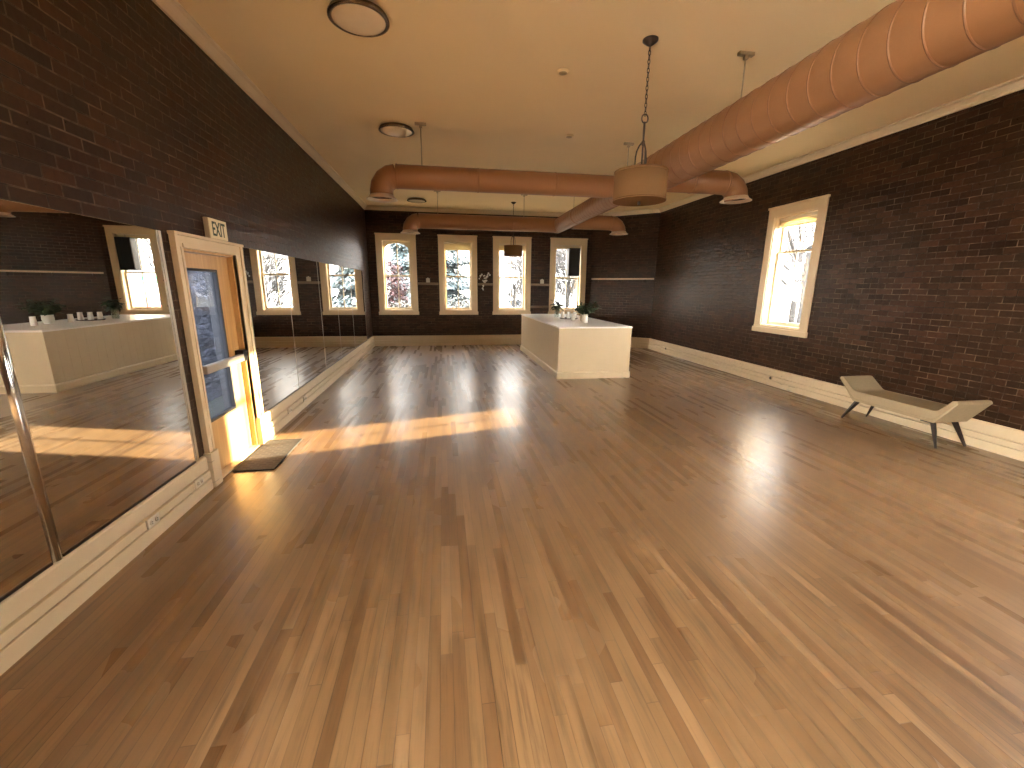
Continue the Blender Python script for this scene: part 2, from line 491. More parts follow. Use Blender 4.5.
bm = B()
prism(bm, [(XL - .2, YR - .2), (XR + .2, YR - .2), (XR + .2, BENDY + .1), (BENDX + .1, D + .2), (XL - .2, D + .2)], -.12, 0.0, 'Z')
struct('floor', bm, 'floor', 'varnished maple strip floor', 'floor')
bm = B()
prism(bm, [(XL - .3, YR - .3), (XR + .3, YR - .3), (XR + .3, BENDY + .15), (BENDX + .15, D + .3), (XL - .3, D + .3)], H, H + .2, 'Z')
struct('ceiling', bm, 'ceiling', 'flat tan plaster ceiling', 'ceiling')

# baseboards: profile (depth from wall, z) swept along a straight run
BB = [(0, 0), (.044, 0), (.044, .090), (.040, .096), (.018, .097), (.018, .104), (.038, .105), (.040, .110), (.040, .160), (.036, .166), (.012, .168), (.012, .177), (.028, .178), (.030, .184), (.030, .276), (.024, .288), (.010, .300), (0, .300)]
CR = [(0, H), (.085, H), (.085, H - .018), (.060, H - .030), (.030, H - .075), (.022, H - .105), (0, H - .105)]
def run(name, prof, p0, p1, inward, mat, label, cat):
    p0 = Vector((*p0, 0)); p1 = Vector((*p1, 0)); n = Vector((*inward, 0)).normalized()
    bm = B()
    a = [bm.verts.new(p0 + n * d + Vector((0, 0, z))) for d, z in prof]
    b = [bm.verts.new(p1 + n * d + Vector((0, 0, z))) for d, z in prof]
    bm.faces.new(a); bm.faces.new(b[::-1])
    for k in range(len(prof)): bm.faces.new((a[k], b[k], b[(k + 1) % len(prof)], a[(k + 1) % len(prof)]))
    return struct(name, bm, mat, label, cat)
an = Vector((-(D - BENDY), -(XR - BENDX)))   # inward normal of the angled wall
run('baseboard_left', BB, (XL, YR), (XL, 3.66), (1, 0), 'trim', 'scuffed tall cream baseboard below the near mirrors', 'baseboard')
run('baseboard_left_far', BB, (XL, 4.83), (XL, D), (1, 0), 'trim', 'tall cream baseboard below the row of far mirrors', 'baseboard')
run('baseboard_back', BB, (XL, D), (BENDX, D), (0, -1), 'trim', 'tall cream baseboard under the back windows', 'baseboard')
run('baseboard_back_right', BB, (BENDX, D), (XR, BENDY), an, 'trim', 'short cream baseboard on the angled corner wall', 'baseboard')
run('baseboard_right', BB, (XR, YR), (XR, BENDY), (-1, 0), 'trim', 'long tall cream baseboard behind the bench', 'baseboard')
run('trim_1', CR, (XL, YR), (XL, D), (1, 0), 'crown', 'cream crown moulding along the left wall', 'crown moulding')
run('trim_2', CR, (XR, YR), (XR, BENDY), (-1, 0), 'crown', 'cream crown moulding along the right wall', 'crown moulding')
run('trim_3', CR, (BENDX, D), (XR, BENDY), an, 'crown', 'cream crown moulding on the angled wall', 'crown moulding')
run('trim_4', CR, (XL, D), (BENDX, D), (0, -1), 'crown', 'cream crown moulding over the back windows', 'crown moulding')

# ------------------------------------------------------------------ windows
def arch_sash(bm, a0, a1, z0, z1, w, y0, y1, rise):
    """upper sash ring whose clear opening has a segmental arched head (local x,z; depth y0..y1)"""
    n = 14
    inner = [(a0 + w, z0 + w), (a1 - w, z0 + w)]
    xs = [a1 - w - (a1 - a0 - 2 * w) * k / n for k in range(n + 1)]
    zt = z1 - w
    c = (a0 + a1) / 2; hw = (a1 - a0) / 2 - w
    for x in xs:
        t = (x - c) / hw
        inner.append((x, zt - rise * (1 - math.sqrt(max(0, 1 - (t * .96) ** 2))) / (1 - math.sqrt(1 - .96 ** 2))))
    # bottom rail, stiles and head built from quads between the ring and the outline
    box(bm, a0, a1, y0, y1, z0, z0 + w)
    box(bm, a0, a0 + w, y0, y1, z0 + w, zt - rise)
    box(bm, a1 - w, a1, y0, y1, z0 + w, zt - rise)
    head = [(a1, zt - rise)] + inner[2:] + [(a0, zt - rise), (a0, z1), (a1, z1)]
    prism(bm, head, y0, y1, 'Y')

def window(idx, place, width, z0, z1, zmeet, arched, label, casew=.15):
    """built in a local frame: x along the wall (0..width), room face at y=0, outside +y"""
    root = bpy.data.objects.new('window_%d' % idx, None); COL.objects.link(root)
    tag(root, label, 'window', kind='structure')
    def P(name, bm, mat):
        o = obj(name, bm, mat); o.parent = root; return o
    cw, ct, cb = casew, .165, .115
    bm = B()
    box(bm, -cw, 0, -.024, 0, z0 - cb, z1 + ct, .003); box(bm, width, width + cw, -.024, 0, z0 - cb, z1 + ct, .003)
    box(bm, 0, width, -.024, 0, z1, z1 + ct, .003)
    box(bm, -cw - .012, width + cw + .012, -.040, 0, z1 + ct - .03, z1 + ct + .006, .003)
    P('casing', bm, 'casing')
    bm = B(); box(bm, -cw - .018, width + cw + .018, -.045, .0, z0 - cb - .004, z0 - .028, .004); box(bm, -cw, width + cw, -.030, .004, z0 - .030, z0 + .002, .003)
    P('apron', bm, 'casing')
    bm = B()
    box(bm, -.002, .020, -.004, WT, z0, z1); box(bm, width - .020, width + .002, -.004, WT, z0, z1)
    box(bm, .020, width - .020, -.004, WT, z1 - .022, z1 + .002); box(bm, .020, width - .020, -.004, WT + .04, z0 - .002, z0 + .022)
    P('jamb', bm, 'casing')
    a0, a1 = .020, width - .020
    w = .045
    bm = B()
    if arched: arch_sash(bm, a0, a1, zmeet - .02, z1 - .022, w, .155, .190, arched)
    else:
        box(bm, a0, a0 + w, .155, .190, zmeet - .02, z1 - .022); box(bm, a1 - w, a1, .155, .190, zmeet - .02, z1 - .022)
        box(bm, a0 + w, a1 - w, .155, .190, zmeet - .02, zmeet + .02); box(bm, a0 + w, a1 - w, .155, .190, z1 - .07, z1 - .022)
    us = P('upper_sash', bm, 'sash')
    bm = B()
    box(bm, a0, a0 + w, .115, .150, z0 + .022, zmeet + .02); box(bm, a1 - w, a1, .115, .150, z0 + .022, zmeet + .02)
    box(bm, a0 + w, a1 - w, .115, .150, z0 + .022, z0 + .085); box(bm, a0 + w, a1 - w, .115, .150, zmeet - .018, zmeet + .02)
    ls = P('lower_sash', bm, 'sash')
    c = width / 2
    for sash, y, zz0, zz1 in ((us, .172, zmeet + .02, z1 - .067), (ls, .132, z0 + .085, zmeet - .018)):
        bm = B(); box(bm, c - .013, c + .013, y - .012, y + .012, zz0, zz1)
        o = obj('muntin', bm, 'sash'); o.parent = sash
        bm = B(); box(bm, a0 + w - .004, a1 - w + .004, y - .002, y + .002, zz0 - .004, zz1 + .004)
        o = obj('pane', bm, 'glass'); o.parent = sash
    root.matrix_world = place
    return root

wl = ['leftmost back window with arched panes, red tree outside', 'second back window from the left, dark spruce tree outside',
      'third back window from the left, behind the far drum pendant', 'rightmost back window with a black box in its upper half']
for i, (a, b) in enumerate(BACKWIN):
    window(i + 1, Matrix.Translation((a, D, 0)), b - a, ZW0, ZW1, 1.985, (.16, 0.10, 0.10, .10)[i], wl[i])
for i, (a, b) in enumerate(RW):
    window(5 + i, Matrix.Translation((XR, b, 0)) @ Matrix.Rotation(-PI / 2, 4, 'Z'), b - a, RZ0, RZ1, 2.345 if i == 0 else 2.0, .12,
           'tall cream framed window in the right brick wall' if i == 0 else 'unseen right wall window beside the viewpoint, widened to add light')
for i, (a, b) in enumerate(FILLWIN):
    window(7 + i, Matrix.Translation((XL, a, 0)) @ Matrix.Rotation(PI / 2, 4, 'Z'), b - a, .60, 3.40, 2.0, .12, 'unseen window added in the left wall behind the viewpoint for light')

# raised window shades
def shade(name, origin, rot, width, z1, drop, label):
    r = thing(name, origin, label, 'window shade')
    r.rotation_euler = (0, 0, rot)
    bm = B(); box(bm, .024, width - .024, .070, .105, z1 - .075, z1 - .024, .006)
    o = obj('head_rail', bm, 'sash'); o.parent = r
    bm = B()
    n = max(2, int((drop - .07) / .03))
    for k in range(n):
        za = z1 - .075 - (drop - .075) * (k + 1) / n; zb = z1 - .075 - (drop - .075) * k / n
        prism(bm, [(.080, zb), (.072, (za + zb) / 2), (.080, za), (.095, za), (.103, (za + zb) / 2), (.095, zb)], .028, width - .028, 'X')
    o = obj('pleats', bm, 'shade'); o.parent = r
    bm = B(); box(bm, .028, width - .028, .068, .106, z1 - drop - .018, z1 - drop, .004)
    o = obj('bottom_rail', bm, 'sash'); o.parent = r
    return r
shade('window_shade', (BACKWIN[1][0], D, 0), 0, .80, ZW1, .22, 'cream shade raised to the top of the window showing the spruce')
shade('window_shade', (BACKWIN[2][0], D, 0), 0, .825, ZW1, .20, 'cream shade raised in the window behind the far drum pendant')
shade('window_shade', (BACKWIN[3][0], D, 0), 0, .825, ZW1, .11, 'cream shade raised above the black box in the rightmost back window')
shade('window_shade', (XR, RW[0][1], 0), -PI / 2, .90, RZ1, .17, 'sunlit cream shade raised in the right wall window')

# ------------------------------------------------------------------ door on the left wall
dr = struct('door_1', loc=(XL, 4.22, 0), label='maple exit door with tall glass and a push bar', cat='door')
y0, y1, zt = DOOR[0], DOOR[1], DOOR[3]
bm = B()
for a, b in ((y0 - .105, y0), (y1, y1 + .14)):
    box(bm, XL - .002, XL + .030, a, b, .30, zt + .0, .004)
    box(bm, XL + .028, XL + .044, (a if a < y0 - .05 else b - .045), (a + .045 if a < y0 - .05 else b), .30, zt + .10, .004)
    box(bm, XL - .002, XL + .036, (b - .03 if a < y0 - .05 else a), (b if a < y0 - .05 else a + .03), .30, zt, .004)
box(bm, XL - .002, XL + .030, y0 - .105, y1 + .15, zt, zt + .10, .004)
box(bm, XL - .002, XL + .052, y0 - .115, y1 + .15, zt + .085, zt + .11, .004)
box(bm, XL - .002, XL + .038, y0, y1, zt - .004, zt + .03, .004)
obj('door_casing', bm, 'casing', dr)
for a, b in ((y0 - .125, y0 - .0), (y1 - .0, y1 + .16)):
    bm = B(); box(bm, XL - .002, XL + .058, a, b, 0, .31, .006); obj('plinth_block', bm, 'trim', dr)
bm = B()
box(bm, XL - WT, XL + .002, y0 - .002, y0 + .022, 0, zt); box(bm, XL - WT, XL + .002, y1 - .022, y1 + .002, 0, zt); box(bm, XL - WT, XL + .002, y0 + .022, y1 - .022, zt - .022, zt + .002)
obj('door_jamb', bm, 'maple', dr)
bm = B()
for a, b in ((y0 + .022, y0 + .030), (y1 - .034, y1 - .022)): box(bm, XL - WT, XL - .095, a, b, 0, zt - .022)
obj('outer_jamb', bm, 'dark_stop', dr)
bm = B(); box(bm, XL - WT, XL + .03, y0 + .022, y1 - .022, 0, .016, .004); obj('threshold', bm, 'casing', dr)
xf = XL - .045                                # room face of the door leaf
ya, yb = y0 + .028, y1 - .028
gl0, gl1, gz0, gz1 = ya + .085, 4.42, .50, 1.835
bm = B()
box(bm, xf - .044, xf, ya, gl0, .02, zt - .03, .002); box(bm, xf - .044, xf, gl1, yb, .02, zt - .03, .002)
box(bm, xf - .044, xf, gl0, gl1, .02, gz0, .0); box(bm, xf - .044, xf, gl0, gl1, gz1, zt - .03, .0)
leaf = obj('door_leaf', bm, 'maple', dr)
bm = B()
for a, b, c, d in ((gl0, gl0 + .022, gz0, gz1), (gl1 - .022, gl1, gz0, gz1), (gl0 + .022, gl1 - .022, gz0, gz0 + .022), (gl0 + .022, gl1 - .022, gz1 - .022, gz1)):
    box(bm, xf - .040, xf + .008, a, b, c, d, .002)
obj('glazing_stop', bm, 'dark_stop', leaf)
bm = B(); box(bm, xf - .026, xf - .020, gl0 + .015, gl1 - .015, gz0 + .015, gz1 - .015); obj('pane', bm, 'doorglass', leaf)
bm = B(); box(bm, xf + .035, xf + .085, ya + .03, yb - .10, .955, 1.025, .008); bar = obj('push_bar', bm, 'alu', dr)
bm = B(); box(bm, xf, xf + .080, yb - .10, yb - .015, .945, 1.06, .006); obj('latch_case', bm, 'black', bar)
bm = B(); box(bm, xf, xf + .040, ya + .03, ya + .09, .955, 1.025, .004); obj('bracket', bm, 'black', bar)
for z in (.25, 1.0, 1.75):
    bm = B(); tube(bm, [(xf + .004, ya - .004, z - .05), (xf + .004, ya - .004, z + .05)], .008, 8); obj('hinge', bm, 'bronze', dr)

# ------------------------------------------------------------------ exit sign on the door head
es = thing('exit_sign', (XL, 4.375, 2.096), 'cream exit sign with dark letters on top of the door casing', 'sign')
bm = B(); box(bm, XL + .002, XL + .042, 4.215, 4.525, 2.096, 2.270, .005); obj('housing', bm, 'signbody', es)
bm = B(); box(bm, XL + .040, XL + .048, 4.218, 4.522, 2.099, 2.267, .003); obj('face_plate', bm, 'signface', es)
cu = bpy.data.curves.new('exit_letters', 'FONT'); cu.body = 'EXIT'; cu.size = 1.0; cu.extrude = .02; cu.align_x = 'CENTER'; cu.align_y = 'CENTER'; cu.offset = .012
to = bpy.data.objects.new('exit_text', cu); COL.objects.link(to)
bpy.context.view_layer.update()
dg = bpy.context.evaluated_depsgraph_get()
me = bpy.data.meshes.new_from_object(to.evaluated_get(dg)); bpy.data.objects.remove(to); bpy.data.curves.remove(cu)
xs = [v.co.x for v in me.vertices]; zs = [v.co.y for v in me.vertices]
cx, cz, wx, wz = (min(xs) + max(xs)) / 2, (min(zs) + max(zs)) / 2, max(xs) - min(xs), max(zs) - min(zs)
for v in me.vertices:
    a, b, c = (v.co.x - cx) / wx * .225, (v.co.y - cz) / wz * .120, v.co.z
    v.co = (XL + .0485 + c * .05 - es.location.x, a, 2.183 + b - es.location.z)
me.materials.clear(); me.materials.append(M['green'])
lt = bpy.data.objects.new('lettering', me); COL.objects.link(lt); lt.parent = es

# ------------------------------------------------------------------ wall mirrors
MZ0, MZ1 = .305, 2.078
def mirror(ya, yb, label, strip='right', sw=.012):
    r = thing('wall_mirror', (XL, (ya + yb) / 2, MZ0), label, 'mirror', None)
    bm = B(); box(bm, XL + .004, XL + .020, ya + .003, yb - .003, MZ0, MZ1, .0015); obj('mirror_glass', bm, 'mirror', r)
    if sw > .03:
        bm = B(); prism(bm, [(XL + .003 + .036 * math.sin(PI * k / 12), yb - .030 - .030 * math.cos(PI * k / 12)) for k in range(13)], MZ0, MZ1, 'Z')
        for f in bm.faces: f.smooth = len(f.verts) == 4
        obj('edge_strip', bm, 'chrome', r)
    else:
        bm = B(); box(bm, XL + .003, XL + (.027 if sw > .03 else .0225), yb - sw, yb - .002, MZ0, MZ1, .002); obj('edge_strip', bm, 'chrome' if sw > .03 else 'alu', r)
    bm = B(); box(bm, XL + .003, XL + .026, ya + .004, yb - sw - .002, MZ0 - .006, MZ0 + .008, .001); obj('bottom_channel', bm, 'bronze', r)
    return r
mirror(.98, 2.29, 'large mirror cut off by the left edge of view, left of the wide chrome strip', sw=.060)
mirror(2.29, 3.535, 'large mirror reflecting the white counter, between the chrome strip and the door')
my = [4.88, 6.08, 7.50, 8.66, 9.98, 11.55]
ml = ['tall mirror right beside the exit door casing', 'second mirror beyond the exit door', 'third mirror beyond the exit door, mid row', 'fourth mirror beyond the exit door', 'last mirror at the far end beside the back left corner']
for a, b, l in zip(my, my[1:], ml): mirror(a, b, l)
bm = B(); box(bm, XL + .002, XL + .022, 3.545, 3.575, MZ0 + .0, MZ1, .003)
tag(obj('mirror_stop', bm, 'alu', at=(XL, 3.56, MZ0)), 'thin grey upright strip on the bricks between near mirror and door', 'trim strip')

# ------------------------------------------------------------------ baseboard outlets
def outlet(loc, nrm, label, group, raised):
    r = thing('power_outlet', loc, label, 'outlet', group)
    x, y, z = loc; s = nrm
    bm = B()
    box(bm, min(x, x + s * .016), max(x, x + s * .016), y - .058, y + .058, z - .034, z + .034, .006)
    obj('plate', bm, 'outlet', r)
    for dy in (-.026, .026):
        bm = B()
        lathe(bm, [(.0, s * .014), (.017, s * .014), (.017, s * .0225), (.0, s * .0225)], (x, y + dy, z), 16, 'X')
        for dz in (-.006, .006):
            box(bm, min(x + s * .022, x + s * .024), max(x + s * .022, x + s * .024), y + dy - .006, y + dy + .005, z + dz - .002, z + dz + .002, mi=1)
        obj('receptacle', bm, ['outlet', 'slot'], r)
    return r
XB = XL + .040
outlet((XB, 2.91, .140), 1, 'pale outlet low on the scuffed baseboard under the near mirror', 'baseboard outlets', True)
outlet((XB, 3.47, .150), 1, 'pale outlet on the baseboard closest to the exit door', 'baseboard outlets', True)
outlet((XB, 5.55, .135), 1, 'pale outlet on the baseboard just beyond the doormat', 'baseboard outlets', True)
outlet((XB, 6.16, .135), 1, 'pale outlet farther along the baseboard under the far mirrors', 'baseboard outlets', True)
def knob(loc, label):
    r = thing('cable_grommet', loc, label, 'grommet', 'dark grommets on the right baseboard')
    bm = B(); lathe(bm, [(.034, 0), (.034, -.010), (.026, -.016), (.026, -.008), (0, -.008)], loc, 18, 'X'); obj('ring', bm, 'galv', r)
    bm = B(); lathe(bm, [(.024, -.009), (.020, -.020), (0, -.022)], loc, 16, 'X'); obj('plug', bm, 'slot', r)
knob((XR - .040, 10.32, .140), 'small dark round grommet on the right baseboard nearest the far corner')
knob((XR - .040, 6.60, .135), 'small dark round grommet on the right baseboard below the side window')

# ------------------------------------------------------------------ doormat
dm = thing('doormat', (-1.80, 4.39, 0), 'dark woven doormat on the floor before the exit door', 'doormat')
bm = B(); box(bm, -1.965, -1.625, 3.99, 4.79, .001, .012, .003); obj('pile', bm, 'doormat', dm)
bm = B()
for a, b, c, d in ((-1.975, -1.615, 3.98, 3.998), (-1.975, -1.615, 4.782, 4.80), (-1.975, -1.957, 3.998, 4.782), (-1.633, -1.615, 3.998, 4.782)):
    box(bm, a, b, c, d, .0005, .014, .003)
obj('border', bm, 'tyre', dm)

# ------------------------------------------------------------------ counter island
CX0, CX1, CY0, CY1, CH = 2.117, 3.545, 7.575, 11.43, .990
ci = thing('service_counter', ((CX0 + CX1) / 2, (CY0 + CY1) / 2, 0), 'long white panelled counter island standing on the wood floor', 'counter')
bm = B()
t = .03
def planked(bm, p0, p1, n, board, z0, z1):
    """tongue and groove boards with v-grooves along p0->p1"""
    p0, p1 = Vector(p0), Vector(p1); d = (p1 - p0); Ln = d.length; d.normalize(); n = Vector(n)
    k = max(1, round(Ln / board)); w = Ln / k
    poly = []
    for i in range(k):
        s = i * w
        poly += [(s, -.0016), (s + .003, 0), (s + w - .003, 0)]
    poly.append((Ln, -.0016)); poly += [(Ln, -t), (0, -t)]
    lo = [bm.verts.new(p0 + d * a + n * b + Vector((0, 0, z0))) for a, b in poly]
    hi = [bm.verts.new(p0 + d * a + n * b + Vector((0, 0, z1))) for a, b in poly]
    bm.faces.new(lo); bm.faces.new(hi[::-1])
    for i in range(len(poly)): j = (i + 1) % len(poly); bm.faces.new((lo[i], hi[i], hi[j], lo[j]))
planked(bm, (CX0, CY1, 0), (CX0, CY0, 0), (-1, 0, 0), .19, .0, CH - .03); obj('side_panel', bm, 'counter', ci)
bm = B(); box(bm, CX0 + .001, CX1 - .001, CY0, CY0 + t, 0, CH - .03, .002); obj('front_panel', bm, 'counter', ci)
for xa in (CX0 - .003, CX1 - .027):
    bm = B(); box(bm, xa, xa + .030, CY0 - .003, CY0 + .030, 0, CH - .03, .003); obj('corner_post', bm, 'counter', ci)
bm = B(); planked(bm, (CX1, CY0 + t, 0), (CX1, CY1, 0), (1, 0, 0), .19, .0, CH - .03); obj('side_panel', bm, 'counter', ci)
bm = B(); box(bm, CX0 + .031, CX1 - .031, CY1 - t, CY1, 0, CH - .03, .002); obj('back_panel', bm, 'counter', ci)
bm = B(); box(bm, CX0 - .012, CX1 + .012, CY0 - .012, CY1 + .012, CH - .030, CH, .005); obj('countertop', bm, 'ctop', ci)
bm = B()
pr = [(0, 0), (.020, 0), (.020, .112), (.010, .128), (0, .132)]
for (pa, pb, n) in (((CX0, CY1), (CX0, CY0), (-1, 0)), ((CX0, CY0), (CX1, CY0), (0, -1)), ((CX1, CY0), (CX1, CY1), (1, 0))):
    pa, pb, n = Vector((*pa, 0)), Vector((*pb, 0)), Vector((*n, 0))
    e = (pb - pa).normalized() * .020
    a = [bm.verts.new(pa - (e if z == z else e) * (d / .020) + n * d + Vector((0, 0, z))) for d, z in pr]
    b = [bm.verts.new(pb + e * (d / .020) + n * d + Vector((0, 0, z))) for d, z in pr]
    bm.faces.new(a); bm.faces.new(b[::-1])
    for k in range(len(pr)): bm.faces.new((a[k], b[k], b[(k + 1) % len(pr)], a[(k + 1) % len(pr)]))
obj('base_trim', bm, 'counter', ci)

# ------------------------------------------------------------------ plants, cups on the counter
def leaf_at(bm, p, d, up, ln, wd, droop=.3):
    d = d.normalized(); s = d.cross(up)
    if s.length < 1e-4: s = Vector((1, 0, 0))
    s.normalize(); n = s.cross(d).normalized()
    rows = []
    for t, w in ((0, .08), (.25, .75), (.5, 1.0), (.75, .72), (1, .04)):
        c = p + d * ln * t - n * (0) - Vector((0, 0, 1)) * droop * ln * t * t
        rows.append((bm.verts.new(c - s * wd * w * .5 + n * wd * .10 * w), bm.verts.new(c), bm.verts.new(c + s * wd * w * .5 + n * wd * .10 * w)))
    for a, b in zip(rows, rows[1:]):
        for k in (0, 1):
            f = bm.faces.new((a[k], a[k + 1], b[k + 1], b[k])); f.smooth = True

def potted(loc, vessel, mat, prof, stems, spread, height, ll, lw, label, seed, bias=(0, 0)):
    rnd = random.Random(seed)
    r = thing('potted_plant', loc, label, 'plant')
    x, y, z = loc
    bm = B(); lathe(bm, prof, loc, 24); obj(vessel, bm, mat, r)
    bl, bs = B(), B()
    top = prof_top(prof)
    for k in range(stems):
        a = 2 * PI * k / stems + rnd.uniform(-.3, .3)
        rr = spread * rnd.uniform(.25, 1); h = height * rnd.uniform(.55, 1)
        tip = Vector((x + rr * math.cos(a) + bias[0] * rnd.random(), y + rr * math.sin(a) + bias[1] * rnd.random(), z + h))
        base = Vector((x + .015 * math.cos(a), y + .015 * math.sin(a), z + top * .45))
        mid = base.lerp(tip, .55) + Vector((0, 0, .03))
        tube(bs, [base, mid, tip], [.004, .003, .002], 5)
        nl = 7
        for q in range(nl):
            t = .4 + .6 * q / (nl - 1)
            p = (base.lerp(mid, t / .55) if t < .55 else mid.lerp(tip, (t - .55) / .45))
            aa = rnd.uniform(0, 2 * PI)
            dd = Vector((math.cos(aa), math.sin(aa), rnd.uniform(.0, .7)))
            leaf_at(bl, p, dd, Vector((0, 0, 1)), ll * rnd.uniform(.7, 1.15), lw * rnd.uniform(.8, 1.2), .35)
    obj('stems', bs, 'stem', r); obj('leaves', bl, 'plant', r)
    return r
def prof_top(p): return max(z for _, z in p)
potp = [(.0, 0), (.060, 0), (.075, .02), (.085, .085), (.080, .14), (.084, .155), (.074, .155), (.070, .10), (.0, .09)]
vas = [(.0, 0), (.055, 0), (.062, .012), (.062, .15), (.066, .165), (.058, .165), (.056, .02), (.0, .015)]
potted((2.74, 10.05, CH), 'glass_vase', 'vase', vas, 12, .15, .44, .15, .095, 'upright leafy plant in a clear vase nearest the left edge of the counter', 3)
potted((3.02, 8.86, CH), 'pot', 'pot', potp, 22, .27, .42, .15, .085, 'wide bushy dark green plant in a pale pot on the counter', 5, (.05, 0))
tr = thing('serving_tray', (2.92, 9.66, CH), 'small dark round tray under three white cups on the counter', 'tray')
bm = B(); lathe(bm, [(0, 0), (.205, 0), (.222, .018), (.218, .020), (.203, .006), (0, .006)], (2.92, 9.66, CH), 28); obj('tray_base', bm, 'tray', tr)
def cup(loc, label, cat='cup', group='white cups on the counter', first=[None]):
    if first[0] is None:
        r = thing('paper_cup', loc, label, cat, group)
        bm = B(); lathe(bm, [(0, 0), (.050, 0), (.038, .138), (.040, .146), (.035, .146), (.0, .142)], loc, 20); obj('cup_body', bm, 'cup', r)
        bm = B(); lathe(bm, [(.0395, .146), (.0415, .146), (.0415, .152), (.0385, .154), (.0, .150)], loc, 20); obj('rim', bm, 'cup', r)
        first[0] = r; return r
    r = copy_tree(first[0]); r.location = loc; r['label'] = label; return r
cup((2.79, 9.72, CH + .0065), 'white cup at the left end of the small dark tray')
cup((2.92, 9.66, CH + .0065), 'middle white cup on the small dark tray')
cup((3.05, 9.60, CH + .0065), 'white cup at the right end of the small dark tray')
cup((2.93, 8.46, CH), 'single white cup on the counter in front of the bushy plant')
cup((2.86, 9.12, CH), 'single white cup on the counter just behind the bushy plant')

# ------------------------------------------------------------------ bench against the right wall
bn = thing('upholstered_bench', (5.585, 4.13, 0), 'beige upholstered bench with flared arms and dark legs at the right wall', 'bench')
bx0, bx1 = 5.365, 5.825
prof = [(3.650, .262), (4.615, .262), (4.850, .525), (4.838, .552), (4.795, .552), (4.635, .405), (4.595, .390), (3.670, .390), (3.630, .405), (3.530, .552), (3.485, .552), (3.468, .525)]
bm = B(); prism(bm, prof, bx0, bx1, 'X', bev=.010); up = obj('upholstery', bm, 'benchfab', bn)
bm = B()
off = [(y, z) for y, z in ((3.662, .305), (4.598, .305), (4.80, .525))]
path = [(bx0 - .001, 3.476, .525), (bx0 - .001, 3.662, .292), (bx0 - .001, 4.605, .292), (bx0 - .001, 4.842, .525)]
tube(bm, path, .005, 6); path = [(bx0 - .001, 3.525, .545), (bx0 - .001, 3.632, .398), (bx0 - .001, 3.672, .386), (bx0 - .001, 4.593, .386), (bx0 - .001, 4.633, .398), (bx0 - .001, 4.79, .545)]
tube(bm, path, .004, 6)
obj('piping', bm, 'benchfab', up)
for (fx, fy, tx, ty) in ((5.345, 4.700, 5.41, 4.575), (5.745, 4.700, 5.70, 4.575), (5.345, 3.560, 5.41, 3.690), (5.745, 3.560, 5.70, 3.690)):
    bm = B(); tube(bm, [(fx, fy, 0), (fx + (tx - fx) * .4, fy + (ty - fy) * .4, .108), (tx, ty, .270)], [.013, .020, .030], 4, smooth=False); obj('leg', bm, 'benchleg', bn)
bm = B(); box(bm, 5.385, 5.44, 3.70, 3.80, .245, .272, .003); obj('corner_block', bm, 'benchleg', bn)

# ------------------------------------------------------------------ duct
DX, DZ, DR = 2.80, 3.160, .235
ad = thing('air_duct', (DX, 4.0, DZ), 'large copper coloured spiral duct with side branches under the ceiling', 'air duct')
def spiral(bm, y0, y1, r, pitch, rib=.004, seg=48):
    turns = (y1 - y0) / pitch - 1
    n = int(turns * seg)
    prof = [(0.0, r), (.02, r), (.92, r), (.94, r), (.95, r + rib), (.99, r + rib), (1.0, r)]
    rows = []
    for k in range(n + 1):
        th = 2 * PI * k / seg
        rows.append([bm.verts.new((DX + rr * math.cos(th), y0 + pitch * (k / seg + s), DZ + rr * math.sin(th))) for s, rr in prof])
    for a, b in zip(rows, rows[1:]):
        for q in range(len(prof) - 1):
            f = bm.faces.new((a[q], b[q], b[q + 1], a[q + 1])); f.smooth = True; f.material_index = 1 if q >= 3 else 0
    bmesh.ops.remove_doubles(bm, verts=bm.verts, dist=1e-4)
bm = B(); spiral(bm, YR - .15, 6.20, DR, .185); trunk = obj('main_duct', bm, ['copper', 'seam'], ad)
bm = B()
prof = [(DR + .004, 5.92), (DR + .004, 6.02), (.170, 6.30), (.170, 6.42)]
rings = []
for r, y in prof: rings.append([bm.verts.new((DX + r * math.cos(2 * PI * k / 48), y, DZ + r * math.sin(2 * PI * k / 48))) for k in range(48)])
for a, b in zip(rings, rings[1:]):
    for k in range(48): f = bm.faces.new((a[k], b[k], b[(k + 1) % 48], a[(k + 1) % 48])); f.smooth = True
obj('reducer', bm, 'copper', ad)
bm = B(); spiral(bm, 6.22, 10.52, .165, .14, .005); obj('narrow_duct', bm, ['copper', 'seam'], ad)
bm = B(); lathe(bm, [(0, 10.49), (.150, 10.49), (.168, 10.475), (.168, 10.36), (.163, 10.36)], (DX, 0, DZ), 40, 'Y'); obj('end_cap', bm, 'copper', ad)
for yy, rr in ((-.6, DR), (8.9, .163)):
    bm = B(); lathe(bm, [(rr + .001, yy - .05), (rr + .007, yy - .048), (rr + .007, yy + .048), (rr + .001, yy + .05)], (DX, 0, DZ), 48, 'Y'); obj('joint_band', bm, 'copper', ad)

